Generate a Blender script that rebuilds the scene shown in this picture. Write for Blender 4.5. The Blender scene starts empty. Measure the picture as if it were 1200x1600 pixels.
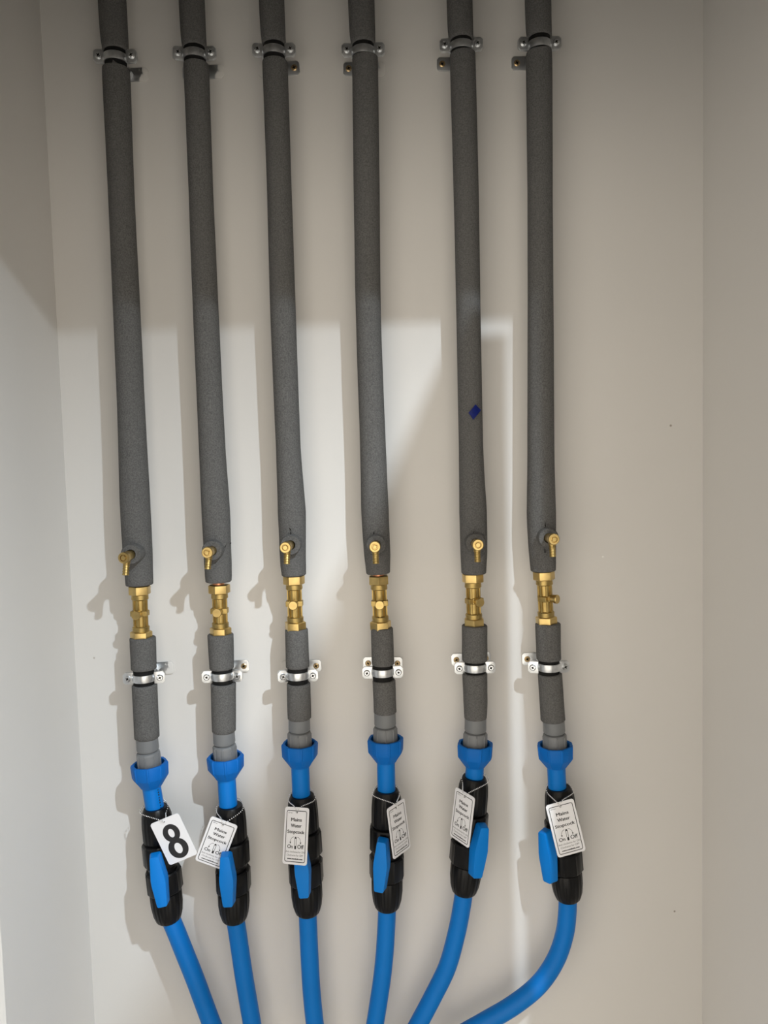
import bpy, bmesh, math, random
from mathutils import Vector, Matrix
random.seed(4)
PI = math.pi
scene = bpy.context.scene
C = scene.collection

# ------------------------------------------------------------------ camera
# world: back wall of the cupboard is the plane y = 0, x to the right, z up, metres; camera 1.05 m away
FPX, DIST = 1150.0, 1.05
PITCH, YAW, ROLL = math.radians(3.644), math.radians(-0.126), math.radians(-1.526)
F = Vector((math.sin(YAW)*math.cos(PITCH), math.cos(YAW)*math.cos(PITCH), -math.sin(PITCH)))
R0 = Vector((math.cos(YAW), -math.sin(YAW), 0)); U0 = R0.cross(F)
RT = math.cos(ROLL)*R0 + math.sin(ROLL)*U0
UP = -math.sin(ROLL)*R0 + math.cos(ROLL)*U0
cam = bpy.data.objects.new('camera', bpy.data.cameras.new('camera'))
C.objects.link(cam); scene.camera = cam
cam.matrix_world = Matrix(((RT.x, UP.x, -F.x, 0), (RT.y, UP.y, -F.y, -DIST), (RT.z, UP.z, -F.z, 0), (0, 0, 0, 1)))
cam.data.sensor_fit = 'HORIZONTAL'; cam.data.sensor_width = 24; cam.data.lens = 24*FPX/1200
cam.data.clip_start = 0.01

# ------------------------------------------------------------------ world and lamp
world = bpy.data.worlds.new('world'); scene.world = world; world.use_nodes = True
bg = world.node_tree.nodes['Background']
bg.inputs[0].default_value = (1.0, 0.915, 0.79, 1); bg.inputs[1].default_value = 1.0
LAMP = Vector((0.47, -1.10, 0.655))
lamp = bpy.data.lights.new('downlight_bulb', 'SPOT'); lamp.energy = 57.0; lamp.color = (0.80, 0.91, 1.0)
lamp.spot_size = math.radians(166); lamp.spot_blend = 1.0          # wide downlight, points straight down
lamp.shadow_soft_size = 0.011
vs = scene.view_settings
vs.view_transform = 'Standard'; vs.look = 'None'; vs.exposure = 1.08; vs.gamma = 1; vs.use_curve_mapping = False

def at(px, py, d):
    """point of the photograph's pixel (1200 x 1600 frame) lying d metres in front of the back wall"""
    v = RT*((px-600)/FPX) - UP*((py-800)/FPX) + F
    return Vector((0, -DIST, 0)) + v*((DIST-d)/v.y)

# ------------------------------------------------------------------ materials
def mat(name, col, rough=.5, metal=0., bump=None, var=None, spec=None, coat=0., extra=None):
    m = bpy.data.materials.new(name); m.use_nodes = True
    nt = m.node_tree; b = nt.nodes['Principled BSDF']
    b.inputs['Base Color'].default_value = (*col, 1); b.inputs['Roughness'].default_value = rough
    b.inputs['Metallic'].default_value = metal
    if spec is not None: b.inputs['Specular IOR Level'].default_value = spec
    b.inputs['Coat Weight'].default_value = coat
    if var or bump:
        tc = nt.nodes.new('ShaderNodeTexCoord')
    if var:
        sc, lo, hi = var
        n = nt.nodes.new('ShaderNodeTexNoise'); n.inputs['Scale'].default_value = sc; n.inputs['Detail'].default_value = 5
        r = nt.nodes.new('ShaderNodeValToRGB')
        r.color_ramp.elements[0].position = .3; r.color_ramp.elements[1].position = .7
        r.color_ramp.elements[0].color = (*[c*lo for c in col], 1); r.color_ramp.elements[1].color = (*[min(1, c*hi) for c in col], 1)
        nt.links.new(tc.outputs['Object'], n.inputs['Vector']); nt.links.new(n.outputs['Fac'], r.inputs['Fac'])
        nt.links.new(r.outputs['Color'], b.inputs['Base Color'])
    if bump:
        sc, st, dist = bump
        n = nt.nodes.new('ShaderNodeTexNoise'); n.inputs['Scale'].default_value = sc; n.inputs['Detail'].default_value = 4
        bp = nt.nodes.new('ShaderNodeBump'); bp.inputs['Strength'].default_value = st; bp.inputs['Distance'].default_value = dist
        nt.links.new(tc.outputs['Object'], n.inputs['Vector']); nt.links.new(n.outputs['Fac'], bp.inputs['Height'])
        nt.links.new(bp.outputs['Normal'], b.inputs['Normal'])
    return m

WALLC = (.70, .685, .665)
M = {}
M['wall'] = mat('wall_paint', WALLC, .62, var=(3.0, .985, 1.015), bump=(90, .06, .002), spec=.3)
def wall_marks(m, spots):
    nt = m.node_tree; b = nt.nodes['Principled BSDF']; src = b.inputs['Base Color'].links[0].from_socket
    tc = nt.nodes.new('ShaderNodeTexCoord')
    for (p, r, colr) in spots:
        d = nt.nodes.new('ShaderNodeVectorMath'); d.operation = 'DISTANCE'; d.inputs[1].default_value = p
        nt.links.new(tc.outputs['Object'], d.inputs[0])
        g = nt.nodes.new('ShaderNodeMapRange'); g.inputs['From Min'].default_value = r; g.inputs['From Max'].default_value = r*.4
        nt.links.new(d.outputs['Value'], g.inputs['Value'])
        mx = nt.nodes.new('ShaderNodeMix'); mx.data_type = 'RGBA'; mx.inputs['B'].default_value = (*colr, 1)
        nt.links.new(g.outputs['Result'], mx.inputs['Factor']); nt.links.new(src, mx.inputs['A']); src = mx.outputs['Result']
    nt.links.new(src, b.inputs['Base Color'])
wall_marks(M['wall'], [(tuple(at(1048, 665, 0)), .0022, (.36, .33, .29)), (tuple(at(1054, 1424, 0)), .0020, (.30, .27, .24)), (tuple(at(942, 870, 0)), .0016, (.9, .9, .88)), (tuple(at(147, 1028, 0)), .0020, (.45, .42, .38))])
M['foam'] = mat('foam_insulation', (.112, .111, .110), .95, var=(620, .70, 1.32), bump=(700, .55, .0012), spec=.15)
M['brass'] = mat('brass', (.62, .455, .185), .33, 1., var=(70, .8, 1.1), bump=(500, .12, .0004))
M['brass_dull'] = mat('brass_cast', (.46, .335, .125), .42, 1., var=(90, .72, 1.1), bump=(420, .3, .0005))
M['copper'] = mat('copper', (.72, .34, .2), .35, 1.)
M['zinc'] = mat('zinc_plated_steel', (.74, .76, .78), .32, 1., var=(120, .78, 1.08), bump=(260, .10, .0004))
M['screw'] = mat('yellow_passivated_screw', (.62, .45, .24), .38, 1., var=(160, .75, 1.1))
M['rubber'] = mat('black_rubber', (.008, .008, .008), .75, spec=.2)
M['gplast'] = mat('grey_plastic', (.165, .173, .182), .5, var=(40, .94, 1.05), bump=(300, .05, .0004))
M['bnut'] = mat('blue_moulded_plastic', (.000, .125, .47), .55, spec=.22, var=(25, .95, 1.05), bump=(220, .05, .0004))
M['bpipe'] = mat('blue_pipe_plastic', (.000, .165, .56), .45, spec=.22, var=(14, .96, 1.04), bump=(160, .04, .0004))
M['bhandle'] = mat('blue_handle_plastic', (.000, .185, .62), .45, spec=.22, bump=(200, .04, .0004))
M['black'] = mat('black_plastic', (.004, .004, .0045), .36, spec=.22, var=(40, .8, 1.4), bump=(200, .08, .0004))
M['dark'] = mat('painted_cavity_shade', (.012, .011, .010), .9, spec=.1)  # near-black colour stands in for shade inside slots, cuts and bores
M['tag'] = mat('white_tag_plastic', (.80, .80, .83), .32, spec=.5)
M['ink'] = mat('black_print', (.014, .014, .016), .5)
M['ink_thin'] = mat('grey_print', (.10, .10, .11), .5)
M['chain'] = mat('nickel_ball_chain', (.82, .82, .82), .2, 1.)
M['tape'] = mat('dark_blue_tape', (.002, .010, .13), .45, spec=.2, var=(200, .7, 1.3))
M['door'] = mat('white_door_paint', (.72, .70, .67), .5)
M['floor'] = mat('pale_corridor_floor', (.50, .49, .47), .6, var=(6, .9, 1.05))
M['lampw'] = mat('white_lamp_trim', (.8, .8, .8), .4)

def painted_zinc(name, edge, sign):
    """backplate metal whose outer end was caught by the wall paint: ragged paint edge"""
    m = mat(name, (.74, .76, .78), .32, 1.); nt = m.node_tree; b = nt.nodes['Principled BSDF']
    tc = nt.nodes.new('ShaderNodeTexCoord'); sp = nt.nodes.new('ShaderNodeSeparateXYZ')
    n = nt.nodes.new('ShaderNodeTexNoise'); n.inputs['Scale'].default_value = 190; n.inputs['Detail'].default_value = 3
    nt.links.new(tc.outputs['Object'], sp.inputs[0]); nt.links.new(tc.outputs['Object'], n.inputs['Vector'])
    ma = nt.nodes.new('ShaderNodeMath'); ma.operation = 'MULTIPLY_ADD'; ma.inputs[1].default_value = .022
    nt.links.new(n.outputs['Fac'], ma.inputs[0])
    mu = nt.nodes.new('ShaderNodeMath'); mu.operation = 'MULTIPLY'; mu.inputs[1].default_value = sign
    nt.links.new(sp.outputs['X'], mu.inputs[0]); nt.links.new(mu.outputs[0], ma.inputs[2])
    g = nt.nodes.new('ShaderNodeMath'); g.operation = 'GREATER_THAN'; g.inputs[1].default_value = edge + .011
    nt.links.new(ma.outputs[0], g.inputs[0])
    mx = nt.nodes.new('ShaderNodeMix'); mx.data_type = 'RGBA'
    mx.inputs['A'].default_value = (.60, .62, .64, 1); mx.inputs['B'].default_value = (*WALLC, 1)
    nt.links.new(g.outputs[0], mx.inputs['Factor']); nt.links.new(mx.outputs['Result'], b.inputs['Base Color'])
    inv = nt.nodes.new('ShaderNodeMath'); inv.operation = 'SUBTRACT'; inv.inputs[0].default_value = 1
    nt.links.new(g.outputs[0], inv.inputs[1]); nt.links.new(inv.outputs[0], b.inputs['Metallic'])
    mr = nt.nodes.new('ShaderNodeMath'); mr.operation = 'MULTIPLY_ADD'; mr.inputs[1].default_value = .3; mr.inputs[2].default_value = .35
    nt.links.new(g.outputs[0], mr.inputs[0]); nt.links.new(mr.outputs[0], b.inputs['Roughness'])
    return m
M['zinc_pr'] = painted_zinc('zinc_with_paint_on_right_end', .018, 1)
M['zinc_pl'] = painted_zinc('zinc_with_paint_on_left_end', .012, -1)

# ------------------------------------------------------------------ mesh helpers
def frame(origin, zdir, xhint=Vector((1, 0, 0))):
    z = zdir.normalized(); x = (xhint - z*xhint.dot(z)).normalized(); y = z.cross(x)
    return Matrix(((x.x, y.x, z.x, origin.x), (x.y, y.y, z.y, origin.y), (x.z, y.z, z.z, origin.z), (0, 0, 0, 1)))

class MB:
    def __init__(s): s.v = []; s.f = []
    def add(s, verts, faces, T=None):
        b = len(s.v)
        s.v += [(T @ Vector(p)) if T else Vector(p) for p in verts]
        s.f += [[b+i for i in f] for f in faces]
    def lathe(s, prof, n=32, T=None, rf=None, caps=True, phase=0.):
        vs, fs = [], []
        for k, (z, r) in enumerate(prof):
            for i in range(n):
                a = 2*PI*i/n + phase; rr = r*(rf(a, k) if rf else 1)
                vs.append((rr*math.cos(a), rr*math.sin(a), z))
        for k in range(len(prof)-1):
            for i in range(n):
                j = (i+1) % n
                fs.append([k*n+i, k*n+j, (k+1)*n+j, (k+1)*n+i])
        if caps:
            fs.append(list(range(n))[::-1]); fs.append([(len(prof)-1)*n+i for i in range(n)])
        s.add(vs, fs, T)
    def box(s, x0, x1, y0, y1, z0, z1, T=None):
        vs = [(x, y, z) for x in (x0, x1) for y in (y0, y1) for z in (z0, z1)]
        s.add(vs, [[0, 1, 3, 2], [4, 6, 7, 5], [0, 4, 5, 1], [2, 3, 7, 6], [0, 2, 6, 4], [1, 5, 7, 3]], T)
    def prism(s, poly, z0, z1, T=None):
        n = len(poly)
        vs = [(x, y, z0) for x, y in poly] + [(x, y, z1) for x, y in poly]
        fs = [list(range(n))[::-1], [n+i for i in range(n)]] + [[i, (i+1) % n, n+(i+1) % n, n+i] for i in range(n)]
        s.add(vs, fs, T)
    def tube(s, pts, rad, n=32, hole=None, wob=0., seed=0):
        """round bar or sleeve along points; hole = inner radius of the ring shaped ends"""
        rng = random.Random(seed); m = len(pts); vs, fs = [], []
        ph = [rng.uniform(0, 6.28) for _ in range(6)]
        def ring(c, t, r, k, w):
            Fm = frame(c, t)
            for i in range(n):
                a = 2*PI*i/n
                q = 1 + w*(math.sin(2*a+ph[0]+k*.31)+.7*math.sin(3*a+ph[1]-k*.23)+.5*math.sin(k*.9+ph[2]))
                vs.append(Fm @ Vector((r*q*math.cos(a), r*q*math.sin(a), 0)))
        tang = []
        for k in range(m):
            tang.append((pts[min(k+1, m-1)] - pts[max(k-1, 0)]).normalized())
        rings = []
        if hole: rings.append((pts[0], tang[0], hole, 0, 0))
        b = .0012
        rings.append((pts[0], tang[0], rad[0]-b, 0, wob)); 
        for k in range(m):
            off = tang[k]*(b if k == 0 else (-b if k == m-1 else 0))
            rings.append((pts[k]+off, tang[k], rad[k], k, wob))
        rings.append((pts[-1], tang[-1], rad[-1]-b, m-1, wob))
        if hole: rings.append((pts[-1], tang[-1], hole, m-1, 0))
        for r in rings: ring(*r)
        for k in range(len(rings)-1):
            for i in range(n):
                j = (i+1) % n; fs.append([k*n+i, k*n+j, (k+1)*n+j, (k+1)*n+i])
        if hole:
            L = len(rings)-1
            for i in range(n): j = (i+1) % n; fs.append([L*n+i, L*n+j, j, i])
        else:
            fs.append(list(range(n))[::-1]); fs.append([(len(rings)-1)*n+i for i in range(n)])
        s.add(vs, fs)
    def ball(s, c, r, n=8):
        prof = [(-r, r*.02)]+[(r*math.sin(-PI/2+PI*k/5), r*math.cos(-PI/2+PI*k/5)) for k in range(1, 5)]+[(r, r*.02)]
        s.lathe(prof, n, Matrix.Translation(c))

def build(mb, name, m, root=None, bevel=0., angle=35, smooth=True):
    me = bpy.data.meshes.new(name)
    o0 = root.location.copy() if root is not None else Vector((0, 0, 0))
    if root is not None and root.parent is not None: o0 = o0 + root.parent.location
    me.from_pydata([tuple(v-o0) for v in mb.v], [], mb.f)
    bm = bmesh.new(); bm.from_mesh(me); bmesh.ops.recalc_face_normals(bm, faces=bm.faces)
    if bevel:
        es = [e for e in bm.edges if len(e.link_faces) == 2 and e.calc_face_angle(0) > math.radians(30)]
        bmesh.ops.bevel(bm, geom=es, offset=bevel, segments=2, profile=.6, affect='EDGES', clamp_overlap=True)
    bm.to_mesh(me); bm.free()
    if smooth:
        me.shade_smooth(); me.set_sharp_from_angle(angle=math.radians(angle))
    me.materials.append(m if not isinstance(m, str) else M[m])
    ob = bpy.data.objects.new(name, me); C.objects.link(ob)
    if root is not None: ob.parent = root
    return ob

def thing(name, label, cat, loc, group=None):
    e = bpy.data.objects.new(name, None); C.objects.link(e); e.location = loc; e.empty_display_size = .01
    e['label'] = label; e['category'] = cat
    if group: e['group'] = group
    return e

def spline(pts, n=10):
    """Catmull-Rom through points (Vectors)"""
    out = []; P = [pts[0]*2-pts[1]] + list(pts) + [pts[-1]*2-pts[-2]]
    for i in range(1, len(P)-2):
        a, b, c, d = P[i-1:i+3]
        for k in range(n):
            t = k/n
            out.append(.5*((2*b)+(c-a)*t+(2*a-5*b+4*c-d)*t*t+(3*b-a-3*c+d)*t**3))
    out.append(pts[-1].copy()); return out

def lerp_rad(vals, n):
    out = []
    for i in range(len(vals)-1): out += [vals[i]+(vals[i+1]-vals[i])*k/n for k in range(n)]
    return out+[vals[-1]]

# ------------------------------------------------------------------ the setting
def struct(name, boxes, m):
    mb = MB()
    for b in boxes: mb.box(*b)
    o = build(mb, name, m, smooth=False); o['kind'] = 'structure'; return o
XL, XR = -.4552, .4531           # side walls
ZF, ZC = -1.45, 1.15             # cupboard floor and ceiling
DF = .55                         # outer face of the cupboard front
struct('wall_back', [(XL-.1, XR+.1, 0, .1, ZF-.1, ZC+.1)], 'wall')
struct('wall_left', [(XL-.1, XL, -DF, 0, ZF-.1, ZC+.1)], 'wall')
struct('wall_right', [(XR, XR+.1, -DF, 0, ZF-.1, ZC+.1)], 'wall')
struct('ceiling', [(XL, XR, -DF, 0, ZC, ZC+.1), (-1.9, 1.9, -2.6, -DF-.001, .70, .76)], 'wall')
struct('floor', [(-1.9, 1.9, -2.6, 0, ZF-.1, ZF)], 'floor')
struct('wall_front', [(-.36, .36, -DF, -DF+.09, .4275+.03, ZC+.1), (XL-1.4, -.36, -DF, -DF+.09, ZF, ZC+.1), (.36, XR+1.4, -DF, -DF+.09, ZF, ZC+.1)], 'wall')
struct('trim_1', [(-.33, .33, -DF-.002, -DF+.09, .4275, .4575), (-.36, -.33, -DF-.002, -DF+.09, ZF, .4575), (.33, .36, -DF-.002, -DF+.09, ZF, .4575)], 'door')
# open cupboard door on the right: hinge edge by the right jamb, leaf swung a little past square
mb = MB()
hx, hd, ex = .288, .56, .1263
dirv = Vector((ex, -1, 0)).normalized(); nrm = Vector((1, ex, 0)).normalized()
LW, TH = .44, .0375
for zz in (ZF+.01, .42):
    for a, b in ((0, 0), (LW, 0), (LW, TH), (0, TH)):
        p = Vector((hx, -hd, zz)) + dirv*a + nrm*b; mb.v.append(p)
mb.f = [[0, 1, 2, 3], [4, 5, 6, 7], [0, 1, 5, 4], [1, 2, 6, 5], [2, 3, 7, 6], [3, 0, 4, 7]]
o = build(mb, 'door_1', 'door', smooth=False); o['kind'] = 'structure'

# corridor downlight that lights the cupboard
dl = thing('downlight', 'small round white ceiling downlight in the corridor outside the cupboard', 'light', (LAMP.x, LAMP.y, .70))
mb = MB(); mb.lathe([(-.0005, .030), (-.006, .043), (-.008, .043), (-.008, .030)], 32, Matrix.Translation((LAMP.x, LAMP.y, .70)), caps=False); build(mb, 'trim_ring', 'lampw', dl)
mb = MB(); mb.lathe([(-.0005, .014), (-.026, .014), (-.026, .010)], 24, Matrix.Translation((LAMP.x, LAMP.y, .70))); build(mb, 'lamp_holder', 'lampw', dl)
lo = bpy.data.objects.new('downlight_bulb', lamp); C.objects.link(lo); lo.parent = dl; lo.location = LAMP - Vector((LAMP.x, LAMP.y, .70))

# ------------------------------------------------------------------ the six runs (pixel survey of the photograph, all on the pipe plane)
AX = .047                          # pipe axis in front of the wall
WHO = ['leftmost pipe', 'second pipe from the left', 'third pipe from the left', 'fourth pipe from the left', 'fifth pipe from the left', 'rightmost pipe']
COLS = [
 dict(up=(180.5, 89), ug=(75, 101), long=[(101, 161, 202), (300, 170, 209), (500, 178.5, 219), (640, 184, 226), (780, 188, 234), (860, 192, 238), (916, 197, 239)],
      collar=(205, 866), cap=(192.7, 872), noz=(196.2, 898.5), v0=(218, 919), v1=(221, 1002), vcap=0,
      fa=[(1000, 202.5, 243.5), (1050, 205, 244.5)], lo=(225, 1059), fb=[(1069, 206, 245.5), (1157, 210, 249.5)], g0=(229.5, 1157), g1=(236.5, 1232),
      s1=(243, 1268), k0=(243, 1262), k1=(264, 1437), h=9, pipe=[(264, 1430), (273, 1450), (289, 1490), (305, 1530), (331, 1600), (352, 1650)]),
 dict(up=(304, 84), ug=(70, 94), long=[(94, 287.5, 326), (300, 295.5, 332.5), (500, 302.5, 342), (700, 311, 352), (800, 315, 359.5), (880, 319, 362), (911, 321, 362)],
      collar=(330.7, 860.7), cap=(323.5, 863.5), noz=(324.6, 889), v0=(342.5, 914), v1=(345, 996), vcap=0,
      fa=[(995, 324, 365), (1049, 327, 366)], lo=(347.5, 1056), fb=[(1067, 329, 369), (1147, 331, 369)], g0=(349.5, 1147), g1=(354, 1219),
      s1=(357, 1266), k0=(360, 1259), k1=(366.5, 1437), h=0, pipe=[(366, 1430), (370, 1450), (376, 1490), (382, 1530), (394, 1600), (402, 1650)]),
 dict(up=(428, 79), ug=(65, 90), long=[(90, 410.5, 449), (300, 417.5, 455.5), (500, 423, 462.5), (700, 431, 470), (800, 434, 478), (870, 437, 478.5), (901, 440, 478.5)],
      collar=(453.5, 852), cap=(445.7, 855.7), noz=(448, 881), v0=(459, 903), v1=(462, 987), vcap=0,
      fa=[(987, 445, 481.5), (1047, 446.5, 484)], lo=(465.5, 1055), fb=[(1067, 447.5, 485.5), (1127, 449, 487)], g0=(467.5, 1126), g1=(469, 1200),
      s1=(471, 1250), k0=(472, 1243), k1=(481, 1426), h=0, pipe=[(480.5, 1418), (481.5, 1445), (484, 1500), (487, 1550), (492, 1600), (498, 1650)]),
 dict(up=(567.5, 79), ug=(65, 82), long=[(82, 550, 590), (300, 553, 593), (500, 556, 595.5), (700, 562.5, 603), (800, 564, 608), (860, 568, 610), (895, 572, 610)],
      collar=(587.4, 852), cap=(585.7, 854.6), noz=(587.4, 880.6), v0=(591.5, 900), v1=(595, 986), vcap=0,
      fa=[(985, 579, 614.5), (1043, 580.5, 616.5)], lo=(598, 1050), fb=[(1062, 581.5, 618.5), (1118, 583.5, 620)], g0=(601.5, 1118), g1=(603, 1193),
      s1=(604, 1245), k0=(604, 1235), k1=(605, 1418), h=-13, pipe=[(605, 1410), (604, 1440), (601, 1490), (596, 1535), (586, 1600), (577, 1650)]),
 dict(up=(720.5, 71), ug=(58, 76), long=[(76, 703, 742.5), (300, 709, 747.5), (500, 713, 751), (700, 717, 755), (800, 717, 761), (860, 719, 761.5), (898, 720.5, 760)],
      collar=(743.5, 849.4), cap=(747, 851.6), noz=(746.3, 878), v0=(738.5, 900), v1=(741, 982), vcap=22,
      fa=[(981, 721, 762), (1037, 721.5, 762)], lo=(742, 1043), fb=[(1051, 721.5, 762), (1100, 723.5, 762), (1127, 725, 761)], g0=(743, 1127), g1=(742, 1200),
      s1=(740.5, 1228), k0=(741, 1215), k1=(725, 1394), h=17, pipe=[(726, 1386), (721, 1420), (713, 1460), (699, 1510), (677, 1556), (651, 1605), (624, 1655)]),
 dict(up=(842.5, 69), ug=(54, 74), long=[(74, 822, 861.5), (300, 824.5, 863), (500, 825, 864.5), (700, 824, 866), (800, 823, 868.5), (860, 826, 869), (894, 829, 868.5)],
      collar=(857.7, 841), cap=(865.7, 842.7), noz=(863.7, 869.8), v0=(849.5, 896), v1=(854, 979), vcap=46,
      fa=[(978, 836, 876), (1035, 838, 877)], lo=(857.5, 1042), fb=[(1052, 840, 878.5), (1130, 844.5, 883.5)], g0=(865, 1130), g1=(869, 1201),
      s1=(871, 1238), k0=(873, 1231), k1=(888, 1404), h=-52, pipe=[(887, 1396), (886.5, 1425), (882, 1460), (868, 1500), (842, 1538), (803, 1570), (752, 1600), (680, 1640)]),
]

def sleeve(name, rows, root, seed, n=10):
    pts = [at((l+r)/2, y, AX) for y, l, r in rows]
    sc = (DIST-AX)/FPX
    rad = [(r-l)/2*sc*.985 for y, l, r in rows]
    mb = MB(); mb.tube(spline(pts, n), lerp_rad(rad, n), 36, hole=.0078, wob=.006, seed=seed)
    return build(mb, name, 'foam', root, angle=60)

def cross_screw(mb, c, r, T, h=.0022):
    mb.lathe([(0, r), (h*.5, r), (h, r*.72), (h, r*.30), (h*.35, r*.24)], 20, T @ Matrix.Translation(c))

# local frame used for things that face the room: X right, Y up along the run, Z out of the wall
def clamp(ci, which, centre_px, paint=None, tilt=(0, 0)):
    c = at(*centre_px, AX)
    g = 'upper row of pipe clamps' if which == 'upper' else 'lower row of pipe clamps'
    if which == 'upper':
        lab = f'zinc pipe clamp near the top of the {WHO[ci]}'
    else:
        lab = f'zinc pipe clamp below the brass valve on the {WHO[ci]}'
    t = thing('pipe_clamp', lab, 'clamp', c, g)
    T = Matrix.Translation(c) @ Matrix(((1, 0, 0, 0), (0, 0, -1, 0), (0, 1, 0, 0), (0, 0, 0, 1)))     # X right, Y up, Z to the room
    TZ = Matrix.Translation(c + Vector((0, 0, -.0040 if which == 'upper' else .0010)))
    # rubber lining
    mb = MB(); mb.lathe([(-.0135, .0085), (-.0135, .0134), (-.011, .0140), (.011, .0140), (.0135, .0134), (.0135, .0085)], 36, TZ); build(mb, 'rubber_lining', 'rubber', t)
    # two half bands with outward flanges
    for k in (0, 1):
        mb = MB(); w = .0050; ro, ri = .0160, .0142; a0 = PI*k + .09; N = 20
        vs, fs = [], []
        for i in range(N+1):
            a = a0 + (PI-.18)*i/N
            # slightly domed strap
            for (r, z) in ((ri, -w), (ro-.0006, -w), (ro, -w*.5), (ro, w*.5), (ro-.0006, w), (ri, w)):
                vs.append((r*math.cos(a), -r*math.sin(a) if k == 0 else -r*math.sin(a), z))
        for i in range(N):
            for q in range(6): fs.append([i*6+q, i*6+(q+1) % 6, (i+1)*6+(q+1) % 6, (i+1)*6+q])
        fs.append([0, 1, 2, 3, 4, 5]); fs.append([N*6+q for q in range(6)])
        mb.add(vs, fs, TZ)
        band = build(mb, 'half_band', 'zinc', t, angle=25)
    for s in (-1, 1):
        tl = math.radians(tilt[0] if s < 0 else tilt[1])
        Ts = T @ Matrix.Translation((s*.0142, 0, 0)) @ Matrix.Rotation(tl, 4, 'Y')
        ch = .0032; W = .0142; H = .0082
        poly = [(0, -H), (s*(W-ch), -H), (s*W, -H+ch), (s*W, H-ch), (s*(W-ch), H), (0, H)]
        for z0 in (.0004, -.0026):
            mb = MB(); mb.prism(poly, z0, z0+.0022, Ts); build(mb, 'flange', 'zinc', t, bevel=.0004)
        # raised ring and screw; cross slot is near-black bars painted as its shade
        mb = MB(); cross_screw(mb, (s*.0076, 0, .0026), .0044, Ts, .0026)
        sc = build(mb, 'screw', 'zinc', t, angle=30)
        mb = MB()
        for q in (0, 1):
            Tq = Ts @ Matrix.Translation((s*.0076, 0, .0046)) @ Matrix.Rotation(q*PI/2+.5*s, 4, 'Z')
            mb.box(-.0022, .0022, -.0005, .0005, 0, .0007, Tq)
        build(mb, 'cross_slot_shade', 'dark', sc_root(sc))
    # rod to the wall and back plate
    mb = MB(); Ty = frame(Vector((c.x, -AX+.0155, c.z)), Vector((0, 1, 0)))
    mb.lathe([(0, .0045), (AX-.0155-.002, .0045)], 16, Ty); build(mb, 'threaded_rod', 'zinc', t)
    mb = MB(); mb.lathe([(AX-.0155-.012, .0085), (AX-.0155-.002, .0085)], 6, Ty); build(mb, 'rod_nut', 'zinc', t, smooth=False)
    pw = .0285; ph = .0090; cc = .003
    rot = Matrix.Rotation(math.radians(random.uniform(-3, 3)), 4, 'Y')
    Tp = Matrix.Translation((c.x, -.0002, c.z)) @ rot @ Matrix(((1, 0, 0, 0), (0, 0, -1, 0), (0, 1, 0, 0), (0, 0, 0, 1)))
    poly = [(-pw, -ph+cc), (-pw+cc, -ph), (pw-cc, -ph), (pw, -ph+cc), (pw, ph-cc), (pw-cc, ph), (-pw+cc, ph), (-pw, ph-cc)]
    mb = MB(); mb.prism(poly, 0, .002, Tp); build(mb, 'back_plate', paint or 'zinc', t, bevel=.0004)
    for s in (-1, 1):
        if (paint == 'zinc_pr' and s > 0) or (paint == 'zinc_pl' and s < 0): continue
        mb = MB(); cross_screw(mb, (s*.0212, 0, .0019), .0042, Tp, .0014)
        sc = build(mb, 'wall_screw', 'screw', t, angle=30)
        mb = MB()
        for q in (0, 1):
            mb.box(-.0023, .0023, -.0006, .0006, .0026, .0036, Tp @ Matrix.Translation((s*.0212, 0, 0)) @ Matrix.Rotation(q*PI/2+.4, 4, 'Z'))
        build(mb, 'cross_slot_shade', 'dark', sc_root(sc))  # solid bars, coloured like the shade inside the slot
    return t

def sc_root(o):
    return o

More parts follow.
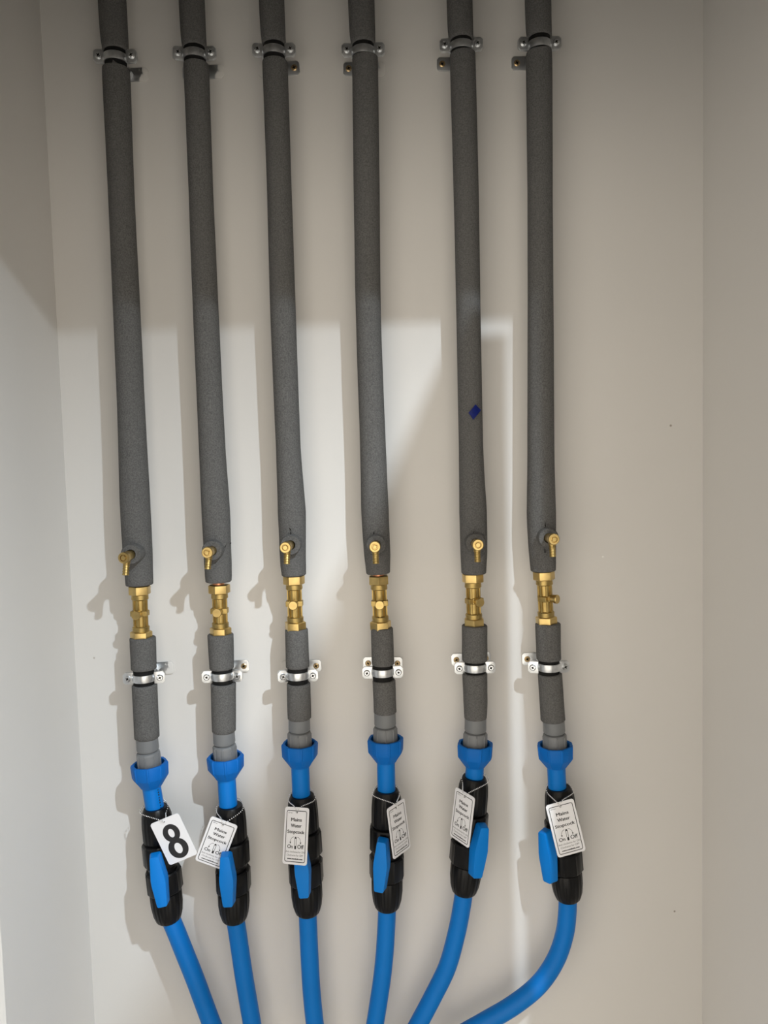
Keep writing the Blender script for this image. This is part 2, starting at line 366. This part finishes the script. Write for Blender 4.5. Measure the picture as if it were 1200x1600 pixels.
for ci, c in enumerate(COLS):
    who = WHO[ci]
    # ---------------- upper insulated pipe: copper inside grey foam
    base = at(*c['v0'], AX)
    t = thing('insulated_pipe', f'grey foam insulated pipe running to the ceiling, the {who}', 'pipe', base, 'insulated pipes')
    u = c['up']; ux = u[0]
    rows = c['long']
    topx = at(ux, u[1], AX)
    pts = [Vector((topx.x, -AX, 1.14)), topx] + [at((l+r)/2, y, AX) for y, l, r in rows[1:]] + [base - Vector((0, 0, .004))]
    mb = MB(); mb.tube(spline(pts, 6), [.0076]*(6*(len(pts)-1)+1), 20); build(mb, 'copper_pipe', 'copper', t)
    # foam above the clamp
    w = rows[0][2]-rows[0][1]; sc = (DIST-AX)/FPX
    e = at(ux, c['ug'][0]+6, AX); p2 = [Vector((topx.x-.001, -AX, 1.13)), Vector((topx.x-.0015, -AX, .85)), Vector((e.x-.001, -AX, e.z+.05)), e]
    mb = MB(); mb.tube(spline(p2, 8), lerp_rad([w/2*sc*.985, w/2*sc*.985, w/2*sc*.99, w/2*sc*.93], 8), 36, hole=.0078, wob=.006, seed=ci+50); build(mb, 'foam_sleeve', 'foam', t, angle=60)
    lo_ = 12 if ci < 3 else 15
    rows2 = [(rows[0][0]+lo_, rows[0][1]+1.2, rows[0][2]-1.0), (rows[0][0]+lo_+13, rows[0][1]+.5, rows[0][2]+.5)] + rows[1:-1] + [(rows[-1][0]+(1 if ci == 3 else -2), *rows[-1][1:])]
    long = sleeve('foam_sleeve', rows2, t, ci)
    # foam collar round the drain cock
    cl = at(*c['collar'], .078)
    ya = 0.058
    Tc = frame(Vector((cl.x, -ya, cl.z)), Vector((0, -1, 0)))
    mb = MB(); L = .0225 if ci == 0 else .019
    mb.lathe([(0, .0060), (0, .0132), (L-.002, .0137), (L, .0125), (L, .0066), (L-.006, .0060)], 36, Tc, caps=False)
    build(mb, 'foam_collar', 'foam', t, angle=50)
    # cut slits in the foam: solid strips, their inner shade painted near-black
    slits = {1: [((351, 852), (356, 851)), ((352, 850), (349, 856))], 2: [((452, 825), (454, 829)), ((454, 831), (454, 836))], 3: [((584, 831), (584, 835))], 4: [((740, 831), (740, 834))], 5: [((852, 815), (852.5, 822)), ((853, 822), (851, 826)), ((852, 858), (852, 864))]}.get(ci, [])
    for a, b in slits:
        axc = at(sum((l+r)/2 for y, l, r in rows[4:6])/2, a[1], AX)
        A = at(*a, .068); B = at(*b, .068)
        mb = MB()
        rr = .0188
        def onf(P): dx = P.x-axc.x; return Vector((P.x, -AX-math.sqrt(max(1e-6, rr*rr-dx*dx)), P.z))
        A, B = onf(A), onf(B); d = (B-A); side = Vector((d.z, 0, -d.x)).normalized()*.0007
        mb.v = [A-side*.4+Vector((0, .002, 0)), A+side*.4+Vector((0, .002, 0)), B+side+Vector((0, .002, 0)), B-side+Vector((0, .002, 0)),
                A-side*.4-Vector((0, .0007, 0)), A+side*.4-Vector((0, .0007, 0)), B+side-Vector((0, .0007, 0)), B-side-Vector((0, .0007, 0))]
        mb.f = [[0, 1, 2, 3], [4, 5, 6, 7], [0, 1, 5, 4], [1, 2, 6, 5], [2, 3, 7, 6], [3, 0, 4, 7]]
        build(mb, 'cut_slit_shade', 'dark', t, smooth=False)

    # ---------------- drain cock
    cp = at(*c['cap'], .107)
    t = thing('drain_cock', f'brass drain cock with ribbed hose tail on the {who}', 'drain cock', cp, 'drain cocks')
    start = Vector((cl.x, -.062, cl.z)); axisd = (cp-start)
    Tb = frame(start, axisd); Lb = axisd.length
    mb = MB(); mb.lathe([(-.006, .0053), (.010, .0053), (.0105, .0060), (Lb-.016, .0060), (Lb-.0155, .0068), (Lb-.003, .0068)], 24, Tb); build(mb, 'body', 'brass_dull', t)
    Tq = frame(cp, Vector((axisd.x*.4, axisd.y, axisd.z*.4)))
    mb = MB(); mb.lathe([(-.007, .0050), (-.007, .0074), (-.0012, .0074), (0, .0066), (0, .0044), (-.0022, .0040), (-.0022, .0001)], 28, Tq, caps=False); build(mb, 'gland_cap', 'brass', t, angle=30)
    mb = MB(); mb.lathe([(-.003, .0034), (.0006, .0034), (.0012, .0029)], 4 if ci % 2 else 8, Tq, phase=.5); build(mb, 'spindle', 'brass', t, smooth=False)
    ne = at(*c['noz'], .094); ns = start + axisd*((Lb-.013)/Lb)
    nd = ne-ns; Ln = nd.length; Tn = frame(ns, nd)
    prof = [(0, .0050), (Ln*.42, .0046)]
    z = Ln*.42
    k = (Ln*.58)/4
    for i in range(4):
        prof += [(z, .0036), (z+k*.2, .0038), (z+k*.85, .0044), (z+k*.95, .0042)]; z += k
    prof += [(Ln, .0040), (Ln, .0030), (Ln-.006, .0029)]
    mb = MB(); mb.lathe(prof, 22, Tn); ht = build(mb, 'hose_tail', 'brass_dull', t, angle=25)
    mb = MB(); mb.lathe([(Ln-.0055, .0028), (Ln-.005, .0028)], 18, Tn); build(mb, 'bore_shade', 'dark', ht)  # near-black disc stands in for the shade inside the tail

    # ---------------- brass valve
    a = at(c['v0'][0], c['v0'][1]-(1 if ci in (1, 3) else 4), AX); b = at(c['v1'][0], c['v1'][1]-2, AX); Lv = (b-a).length
    T = frame(a, b-a) @ Matrix.Rotation(math.radians(-c['vcap']), 4, 'Z')
    # frame(): x right, z down the run -> y points into the room's -? resolve so that local -Y is the room
    yr = (T.to_3x3() @ Vector((0, 1, 0))).y
    sg = -1 if yr > 0 else 1
    t = thing('brass_valve', f'brass valve with hexagonal nuts and round cap on the {who}', 'valve', b, 'brass valves')
    for (z0, z1) in ((0, .0125), (Lv-.0125, Lv)):
        mb = MB(); mb.lathe([(z0, .0132), (z0+.001, .0149), (z1-.001, .0149), (z1, .0132)], 6, T, phase=PI/6+.18*(ci % 3)+(.3 if z0 else 0))
        build(mb, 'hexagonal_nut', 'brass', t, bevel=.0005, angle=20)
    mb = MB(); e = Lv
    mb.lathe([(.0125, .0098), (.0125, .0112), (.0185, .0115), (.0195, .0105), (.0200, .0086), (e-.0200, .0086), (e-.0195, .0105), (e-.0185, .0115), (e-.0125, .0112), (e-.0125, .0098)], 32, T)
    for q in range(8):
        Tq = T @ Matrix.Rotation(q*PI/4+PI/8*0, 4, 'Z')
        mb.box(.0078, .0101, -.0012, .0012, .0195, e-.0195, Tq)
    mb.lathe([(e*.5-.0042, .0098), (e*.5-.0036, .0106), (e*.5+.0036, .0106), (e*.5+.0042, .0098)], 8, T, phase=PI/8)
    build(mb, 'valve_body', 'brass_dull', t, angle=28)
    Tc = T @ Matrix.Translation((0, 0, e*.5+.0)) @ Matrix.Rotation(PI/2*sg*-1, 4, 'X')
    zc = (Tc.to_3x3() @ Vector((0, 0, 1))).y
    if zc > 0: Tc = Tc @ Matrix.Rotation(PI, 4, 'X')
    mb = MB(); mb.lathe([(.006, .0050), (.0155, .0050), (.0155, .0060), (.0190, .0062), (.0198, .0056)], 24, Tc); build(mb, 'screw_cap', 'brass', t)
    mb = MB(); mb.box(-.0115, .0115, -.0036, .0036, -.004, .0085, Tc); build(mb, 'cross_bar', 'brass_dull', t, bevel=.0008)

    # ---------------- short insulated pipe below the valve
    t = thing('insulated_pipe_stub', f'short foam wrapped pipe below the brass valve, on the {who}', 'pipe', at(*c['g0'], AX), 'short foam wrapped pipes')
    p = [b, at(*c['lo'], AX), at(*c['g0'], AX)+Vector((0, 0, -.006))]
    mb = MB(); mb.tube(spline(p, 8), [.0076]*17, 20); build(mb, 'copper_pipe', 'copper', t)
    sleeve('foam_sleeve', [(y-4.5, l, r) for y, l, r in c['fa']], t, ci+20); sleeve('foam_sleeve', [(y-(0 if k == 0 else 4.5), l, r) for k, (y, l, r) in enumerate(c['fb'])], t, ci+30)

    # ---------------- clamps
    clamp(ci, 'upper', c['up'], paint={0: 'zinc_pr', 1: 'zinc_pr', 2: 'zinc_pl', 3: 'zinc_pr', 4: 'zinc_pr', 5: 'zinc_pr'}.get(ci), tilt=[(12, 0), (16, 0), (10, 0), (6, -6), (0, -8), (8, -4)][ci])
    clamp(ci, 'lower', c['lo'], paint={0: 'zinc_pr', 1: None, 2: 'zinc_pl', 3: None}.get(ci), tilt=[(4, 14), (14, -6), (22, -6), (0, 0), (0, 0), (-16, 8)][ci])

    # ---------------- grey coupling with blue nut
    g0 = at(c['g0'][0], c['g0'][1]-4, AX); g1 = at(c['g1'][0], c['g1'][1]-4, AX); T = frame(g0, g1-g0); L = (g1-g0).length
    t = thing('pipe_coupling', f'grey plastic coupling with flared blue ribbed nut on the {who}', 'coupling', g1, 'pipe couplings')
    q = L/.065
    mb = MB(); mb.lathe([(-.004, .0140), (-.004, .0148), (.0145*q, .0151), (.0165*q, .0142), (.0172*q, .0122), (.0190*q, .0122)], 36, T); build(mb, 'reducer', 'gplast', t)
    def rib8(aa, k): 
        d = abs(((aa+PI/8) % (PI/4)) - PI/8)
        return 1.05 if (d < .05 and 2 <= k <= 5) else 1.0
    mb = MB(); mb.lathe([(.0178*q, .0130), (.0190*q, .0152), (.0212*q, .0160), (.0222*q, .0160), (.052*q, .0162), (.0525*q, .0160), (.053*q, .0140)], 160, T, rf=rib8); build(mb, 'coupling_body', 'gplast', t, angle=30)
    def fac(aa, k):
        # octagonal flats with narrow raised ribs at the corners
        n8 = PI/4; d = ((aa + n8/2 + .2) % n8) - n8/2
        flat = math.cos(PI/8)/math.cos(abs(abs(d)-0) if False else (n8/2-abs(d)))
        if k in (0, 9, 8, 7): return 1.
        return (.72+.28*flat) + (.03 if abs(d) < .05 else 0)
    prof = [(.0350*q, .0200), (.0340*q, .0208), (.0340*q, .0238), (.0360*q, .0248), (.0510*q, .0240), (.0522*q, .0234), (.0608*q, .0172), (L, .0145), (L, .0128), (.055*q, .0128)]
    mb = MB(); mb.lathe(prof, 160, T, rf=fac, caps=False)
    mb.lathe([(.0350*q, .0200), (.054*q, .0196), (.054*q, .0160)], 80, T, caps=False)
    build(mb, 'blue_nut', 'bnut', t, angle=30)

    # ---------------- short blue pipe
    s1 = at(*c['s1'], AX)
    t = thing('blue_pipe_stub', f'short straight blue pipe above the black valve on the {who}', 'pipe', s1, 'short blue pipes')
    dv = (s1-g1).normalized()
    mb = MB(); mb.tube([g1-dv*.012, g1, s1, s1+dv*.012], [.0126]*4, 36); build(mb, 'pipe_wall', 'bpipe', t, angle=50)
    if ci == 0:                    # line of small print marks down the right side of the pipe
        mb = MB()
        for k in range(9):
            p = g1 + (s1-g1)*(.08+k*.1); aa = -.55
            side = Vector((math.cos(aa), math.sin(aa), 0))
            Tm = frame(p+side*.0126, side, Vector((0, 0, 1)))
            mb.box(-.0009, .0006+.0004*(k % 3), -.0009, .0009, -.0003, .0002, Tm)
        build(mb, 'printed_marks', 'ink', t, smooth=False)

    # ---------------- black stop valve with blue lever
    k0 = at(*c['k0'], AX+.001); k1 = at(*c['k1'], AX+.001); T = frame(k0, k1-k0); L = (k1-k0).length
    hl = {0: 'turned slightly right', 1: 'beside a tilted tag', 2: 'mostly under its tag', 3: 'turned slightly left', 4: 'turned to the right', 5: 'turned far left'}[ci]
    t = thing('stop_valve', f'black stop valve, blue lever {hl}, on the {who}', 'valve', k1, 'black stop valves')
    def ribs(n, amp, duty=.5):
        def fn(aa, k):
            return 1+amp if ((aa*n/(2*PI)) % 1) < duty else 1.
        return fn
    n1 = .295*L
    mb = MB(); mb.lathe([(-.001, .0128), (-.001, .0158), (.002, .0176), (.010, .0196), (.024, .0207), (n1-.004, .0210), (n1-.002, .0204), (n1, .0190)], 80, T, rf=lambda aa, k: ribs(20, .030, .5)(aa, k) if 3 <= k <= 5 else 1.); build(mb, 'upper_nut', 'black', t, angle=30)
    mb = MB(); mb.lathe([(n1-.001, .0185), (n1, .0224), (n1+.002, .0236), (.475*L, .0240), (.490*L, .0226), (.492*L, .0190)], 72, T, rf=lambda aa, k: ribs(9, .035, .16)(aa, k) if 1 <= k <= 4 else 1.); build(mb, 'upper_union_ring', 'black', t, angle=30)
    mb = MB(); mb.lathe([(.30*L, .0150), (.30*L, .0198), (.73*L, .0198), (.73*L, .0150)], 40, T); vb = build(mb, 'valve_body', 'black', t)
    mb = MB(); mb.lathe([(.540*L, .0190), (.542*L, .0226), (.555*L, .0240), (.715*L, .0240), (.728*L, .0228), (.730*L, .0190)], 72, T, rf=lambda aa, k: ribs(9, .035, .16)(aa+.3, k) if 1 <= k <= 4 else 1.); build(mb, 'lower_union_ring', 'black', t, angle=30)
    mb = MB(); mb.lathe([(.738*L, .0190), (.742*L, .0208), (.755*L, .0214), (.85*L, .0213), (.93*L, .0196), (.985*L, .0168), (L, .0150), (L, .0128)], 80, T, rf=lambda aa, k: ribs(20, .030, .5)(aa, k) if 2 <= k <= 5 else 1.); build(mb, 'lower_nut', 'black', t, angle=30)
    # lever: local X across, Y up the run, Z outwards
    zd = (k1-k0).normalized(); out = Vector((0, -1, 0)); out = (out - zd*out.dot(zd)).normalized()
    out = Matrix.Rotation(math.radians(c['h']), 3, zd) @ out
    if (out.x > 0) != (c['h'] > 0) and abs(c['h']) > 1:
        out = Matrix.Rotation(math.radians(-2*c['h']), 3, zd) @ out
    up = -zd; xr = up.cross(out)
    piv = k0 + zd*(.515*L)
    H = Matrix(((xr.x, up.x, out.x, piv.x), (xr.y, up.y, out.y, piv.y), (xr.z, up.z, out.z, piv.z), (0, 0, 0, 1)))
    mb = MB(); mb.lathe([(.012, .0095), (.0245, .0095), (.0245, .0075), (.031, .0075)], 24, H); build(mb, 'lever_stem', 'black', t)
    hang = {0: 2.5, 1: 1.5, 2: 2.0, 3: -3.5, 4: -3.5, 5: 1.5}[ci]
    Hh = H @ Matrix.Rotation(math.radians(hang), 4, 'Z') @ Matrix.Translation((0, -.001, 0))
    out_lo = [(-.0060, .0365), (.0060, .0365), (.0078, .0345), (.0118, .004), (.0118, -.003), (.0084, -.0345), (.0066, -.0365), (-.0066, -.0365), (-.0084, -.0345), (-.0118, -.003), (-.0118, .004), (-.0078, .0345)]
    vsb = [(x, y, .0285) for x, y in out_lo]; vst = [(x*.80, y*.965, .0425) for x, y in out_lo]; n = len(out_lo)
    mb = MB(); mb.add(vsb+vst, [list(range(n))[::-1], [n+i for i in range(n)]]+[[i, (i+1) % n, n+(i+1) % n, n+i] for i in range(n)], Hh)
    build(mb, 'lever', 'bhandle', t, bevel=.0013, angle=40)

    # ---------------- long blue pipe
    pts = [at(x, y, AX+.001) for x, y in c['pipe']]
    bend = ['bending gently right below the valve with the number 8 tag', 'running down to the right below the second valve from the left', 'almost straight below the third valve from the left', 'leaning slightly left below the fourth valve from the left', 'curving left below the fifth valve from the left', 'bending sharply left below the rightmost valve'][ci]
    t = thing('blue_water_pipe', f'blue plastic water pipe {bend}', 'pipe', pts[-1], 'blue water pipes')
    sp = spline(pts, 10)
    mb = MB(); mb.tube(sp, [.0127]*len(sp), 40); build(mb, 'pipe_wall', 'bpipe', t, angle=50)

# ------------------------------------------------------------------ tags
def text_mesh(s, bold):
    cu = bpy.data.curves.new('print', 'FONT'); cu.body = s; cu.size = 1; cu.offset = bold; cu.resolution_u = 3
    ob = bpy.data.objects.new('print', cu); C.objects.link(ob)
    dg = bpy.context.evaluated_depsgraph_get(); me = bpy.data.meshes.new_from_object(ob.evaluated_get(dg))
    vs = [v.co.copy() for v in me.vertices]; fs = [list(p.vertices) for p in me.polygons]
    bpy.data.objects.remove(ob); bpy.data.curves.remove(cu); bpy.data.meshes.remove(me)
    return vs, fs
TXT = {}
def put_text(mb, s, cx, cy, w, h, T, bold=.0, z=.00055):
    key = (s, bold)
    key = (s, 0.)
    if key not in TXT: TXT[key] = text_mesh(s, 0.)
    vs, fs = TXT[key]
    if bold:                       # heavier lettering: the strokes are laid down a few times side by side
        for q in (-1, 1): put_text(mb, s, cx+q*bold*.018, cy, w, h, T, 0., z)
        for q in (-1, 1): put_text(mb, s, cx, cy+q*bold*.010, w, h, T, 0., z)
        return
    x0 = min(v.x for v in vs); x1 = max(v.x for v in vs); y0 = min(v.y for v in vs); y1 = max(v.y for v in vs)
    mb.add([((v.x-(x0+x1)/2)/(x1-x0)*w+cx, (v.y-(y0+y1)/2)/(y1-y0)*h+cy, z) for v in vs], fs, T)

def rrect(w, h, r, n=6):
    out = []
    for cx, cy, a0 in ((w/2-r, h/2-r, 0), (-w/2+r, h/2-r, PI/2), (-w/2+r, -h/2+r, PI), (w/2-r, -h/2+r, 1.5*PI)):
        for k in range(n+1): a = a0+PI/2*k/n; out.append((cx+r*math.cos(a), cy+r*math.sin(a)))
    return out

def tag_body(w, h, r, hole, hr, T, th=.0009):
    outer = rrect(w, h, r)
    angs = [math.atan2(y-hole[1], x-hole[0]) for x, y in outer]
    n = len(outer); mb = MB(); vs = []
    inner = [(hole[0]+hr*math.cos(a), hole[1]+hr*math.sin(a)) for a in angs]
    for z in (th/2, -th/2): vs += [(x, y, z) for x, y in outer]+[(x, y, z) for x, y in inner]
    fs = []
    for i in range(n):
        j = (i+1) % n
        fs += [[i, j, n+j, n+i], [2*n+i, 2*n+j, 3*n+j, 3*n+i], [i, j, 2*n+j, 2*n+i], [n+i, n+j, 3*n+j, 3*n+i]]
    mb.add(vs, fs, T); return mb

def line_strip(mb, pts, w, T, z=.00055, closed=False):
    n = len(pts); vs = []; fs = []
    for i in range(n):
        p = Vector(pts[i]); a = Vector(pts[(i-1) % n] if closed or i else pts[0]); b = Vector(pts[(i+1) % n] if closed or i < n-1 else pts[-1])
        d = (b-a).normalized(); q = Vector((-d.y, d.x))*w/2
        vs += [(*(p+q), z), (*(p-q), z)]
    for i in range(n if closed else n-1):
        j = (i+1) % n; fs.append([2*i, 2*j, 2*j+1, 2*i+1])
    mb.add(vs, fs, T)

# corners (top left, top right, bottom left) in the survey, their distance from the wall, size
TAGS = [
 dict(tl=(237.4, 1288, .0765), tr=(281.4, 1264, .0775), bl=(262.3, 1357.6, .0745), w=.0425, h=.064),
 dict(tl=(330.8, 1272, .0785), tr=(374.3, 1287.5, .0785), bl=(302, 1346, .0735), w=.0385, h=.069),
 dict(tl=(449, 1265.7, .078), tr=(487.7, 1263, .090), bl=(437, 1348.6, .098), w=.0365, h=.071),
 dict(tl=(604.7, 1264.7, .103), tr=(630.9, 1248, .074), bl=(615.3, 1342, .106), w=.0385, h=.068),
 dict(tl=(713.3, 1231.3, .074), tr=(740.0, 1248, .102), bl=(705.3, 1304.7, .077), w=.0385, h=.068),
 dict(tl=(849.8, 1258.5, .086), tr=(895.5, 1247.6, .082), bl=(872, 1340, .094), w=.0395, h=.0705),
]
for ci, tg in enumerate(TAGS):
    tl, tr, bl = at(*tg['tl']), at(*tg['tr']), at(*tg['bl'])
    u = (tr-tl); v = (tl-bl); w, h = tg['w'], tg['h']
    cen = tl + u/2 - v/2
    un = u.normalized(); vn = v.normalized(); 
    bis = (un+vn).normalized(); dif = (un-vn).normalized()
    un = (bis+dif).normalized(); vn = (bis-dif).normalized(); nn = un.cross(vn)
    T = Matrix(((un.x, vn.x, nn.x, cen.x), (un.y, vn.y, nn.y, cen.y), (un.z, vn.z, nn.z, cen.z), (0, 0, 0, 1)))
    if ci == 0:
        t = thing('number_tag', 'white plastic tag with a large black number 8 on the leftmost valve', 'tag', cen, 'tags on chains')
    else:
        how = {1: 'tilted and partly behind the blue lever', 2: 'hanging straight over the blue lever', 3: 'turned sideways to the right of its lever', 4: 'turned sideways to the left of its lever', 5: 'facing front, tilted across the rightmost valve'}[ci]
        wv = {1: ' on the second valve from left', 2: ' on the third valve from left', 3: ' on the fourth valve', 4: ' on the fifth valve', 5: ''}[ci]
        t = thing('stopcock_tag', f'white stopcock tag {how}{wv}', 'tag', cen, 'tags on chains')
    hole = (0, h/2-.0062) if ci != 0 else (-.002, h/2-.0040)
    build(tag_body(w, h, .0035, hole, .0017, T), 'tag_plate', 'tag', t, angle=30)
    if ci == 0:
        mb = MB()
        for (cy, ox, oy, ix, iy, z8) in ((.0093, .0117, .0130, .0040, .0064, .00055), (-.0139, .0137, .0147, .0052, .0078, .00057)):
            n = 40; ring = [(.0006+rx*math.cos(2*PI*i/n), cy+ry*math.sin(2*PI*i/n), z8) for rx, ry in ((ox, oy), (ix, iy)) for i in range(n)]
            mb.add(ring, [[i, (i+1) % n, n+(i+1) % n, n+i] for i in range(n)], T)
        build(mb, 'printed_number', 'ink', t, smooth=False)
    else:
        mb = MB()
        line_strip(mb, [(x, y-.0006) for x, y in rrect(w-.0066, h-.0080, .0022)], .0009, T, closed=True)
        build(mb, 'printed_border', 'ink', t, smooth=False)
        k = w/.0395; kh = h/.070
        mb = MB()
        put_text(mb, 'Mains', 0, .0196*kh, .0172*k, .0042, T, .011)
        put_text(mb, 'Water', 0, .0122*kh, .0172*k, .0042, T, .011)
        put_text(mb, 'Stopcock', 0, .0040*kh, .0275*k, .0053, T, .011)
        put_text(mb, 'On', -.0085*k, -.0134*kh, .0085*k, .0047, T, .008)
        put_text(mb, 'Off', .0085*k, -.0132*kh, .0100*k, .0050, T, .008)
        put_text(mb, 'www.metabels.com', 0, -.0280*kh, .0245*k, .0018, T, .012)
        build(mb, 'printed_text', 'ink', t, smooth=False)
        mb = MB()
        put_text(mb, 'Anti clockwise for ON', 0, -.0196*kh, .0305*k, .0024, T)
        put_text(mb, 'Clockwise for OFF', 0, -.0238*kh, .0262*k, .0024, T)
        put_text(mb, 'OP161', -w/2+.0085, h/2-.0072, .0070*k, .0016, T)
        build(mb, 'small_print', 'ink_thin', t, smooth=False)
        # lever symbol with the two turning arrows
        mb = MB()
        line_strip(mb, [(-.0012, -.0120*kh), (-.0012, -.0035*kh)], .0006, T); line_strip(mb, [(.0012, -.0120*kh), (.0012, -.0035*kh)], .0006, T)
        mb.add([(-.0013, -.0163*kh, .00056), (.0013, -.0163*kh, .00056), (.0013, -.0122*kh, .00056), (-.0013, -.0122*kh, .00056)], [[0, 1, 2, 3]], T)
        mb.add([(-.0017, -.0038*kh, .00056), (.0017, -.0038*kh, .00056), (.0008, -.0014*kh, .00056), (-.0008, -.0014*kh, .00056)], [[0, 1, 2, 3]], T)
        for s in (-1, 1):
            arc = [(s*(.0025+.0052*math.sin(q*PI/2/8)), (-.0082+.0066*math.cos(q*PI/2/8))*kh) for q in range(9)]
            line_strip(mb, arc, .00045, T)
            ex_, ey_ = arc[-1]
            mb.add([(ex_-.0011, ey_+.0004, .00056), (ex_+.0011, ey_+.0004, .00056), (ex_, ey_-.0022, .00056)], [[0, 1, 2]], T)
        build(mb, 'printed_symbol', 'ink', t, smooth=False)
    # ball chain: through the hole, round the blue pipe on the shoulder of the black nut
    c = COLS[ci]
    k0 = at(*c['k0'], AX+.001); k1 = at(*c['k1'], AX+.001); zd = (k1-k0).normalized()
    H = T @ Vector((*hole, .0016)); Hb = T @ Vector((*hole, -.0016))
    topm = T @ Vector((hole[0], h/2+.0012, .0006))
    ringc = k0 - zd*.0008
    def rp(deg, r=.0150, dz=0.):
        a = math.radians(deg); return ringc + Vector((math.cos(a)*r, -math.sin(a)*r, 0)) + Vector((0, 0, dz))
    tp = [H, T @ Vector((hole[0]-.0035, h/2+.0006, .0015)), rp(150, .0200, -.004), rp(178, .0175, .001), rp(225, .0150, .004), rp(270, .0148, .005), rp(315, .0150, .004), rp(362, .0175, .001), rp(30, .0200, -.004), T @ Vector((hole[0]+.0045, h/2+.0004, -.0012)), Hb]
    sp = spline(tp, 14)
    mb = MB(); acc = 0.; step = .0033; last = sp[0]; mb.ball(last, .00095)
    for a, b in zip(sp, sp[1:]):
        seg = (b-a).length; pos = step-acc
        while pos <= seg: mb.ball(a+(b-a)*(pos/seg), .00095); pos += step
        acc = seg-(pos-step)
    build(mb, 'ball_chain', 'chain', t, angle=80)

# ------------------------------------------------------------------ scrap of dark blue tape on the fifth pipe
pc = at(735, 644, AX); rr = .0178
def onp(px, py, lift):
    P = at(px, py, AX+rr); dx = max(-.0170, min(.0170, P.x-pc.x))
    return Vector((pc.x+dx, -AX-math.sqrt(rr*rr-dx*dx)-lift, P.z))
q = [(743, 632), (752, 640.5), (739.5, 656), (732, 645)]
mb = MB(); N = 5; vs, fs = [], []
for lift in (.0010, -.0005):
    for i in range(N+1):
        for j in range(N+1):
            s_, t_ = i/N, j/N
            px = (q[0][0]*(1-s_)+q[1][0]*s_)*(1-t_)+(q[3][0]*(1-s_)+q[2][0]*s_)*t_
            py = (q[0][1]*(1-s_)+q[1][1]*s_)*(1-t_)+(q[3][1]*(1-s_)+q[2][1]*s_)*t_
            vs.append(onp(px, py, lift + (.0008*abs(s_-.6) if lift > 0 else 0)))
K = (N+1)**2
for o_ in (0, K):
    for i in range(N):
        for j in range(N): fs.append([o_+i*(N+1)+j, o_+(i+1)*(N+1)+j, o_+(i+1)*(N+1)+j+1, o_+i*(N+1)+j+1])
rim = [i*(N+1) for i in range(N+1)]+[N*(N+1)+j for j in range(1, N+1)]+[i*(N+1)+N for i in range(N-1, -1, -1)]+[j for j in range(N-1, 0, -1)]
for a, b in zip(rim, rim[1:]+rim[:1]): fs.append([a, b, K+b, K+a])
mb.add(vs, fs); o = build(mb, 'tape_scrap', 'tape'); o['label'] = 'small scrap of dark blue tape stuck on the fifth grey pipe from the left'; o['category'] = 'tape'
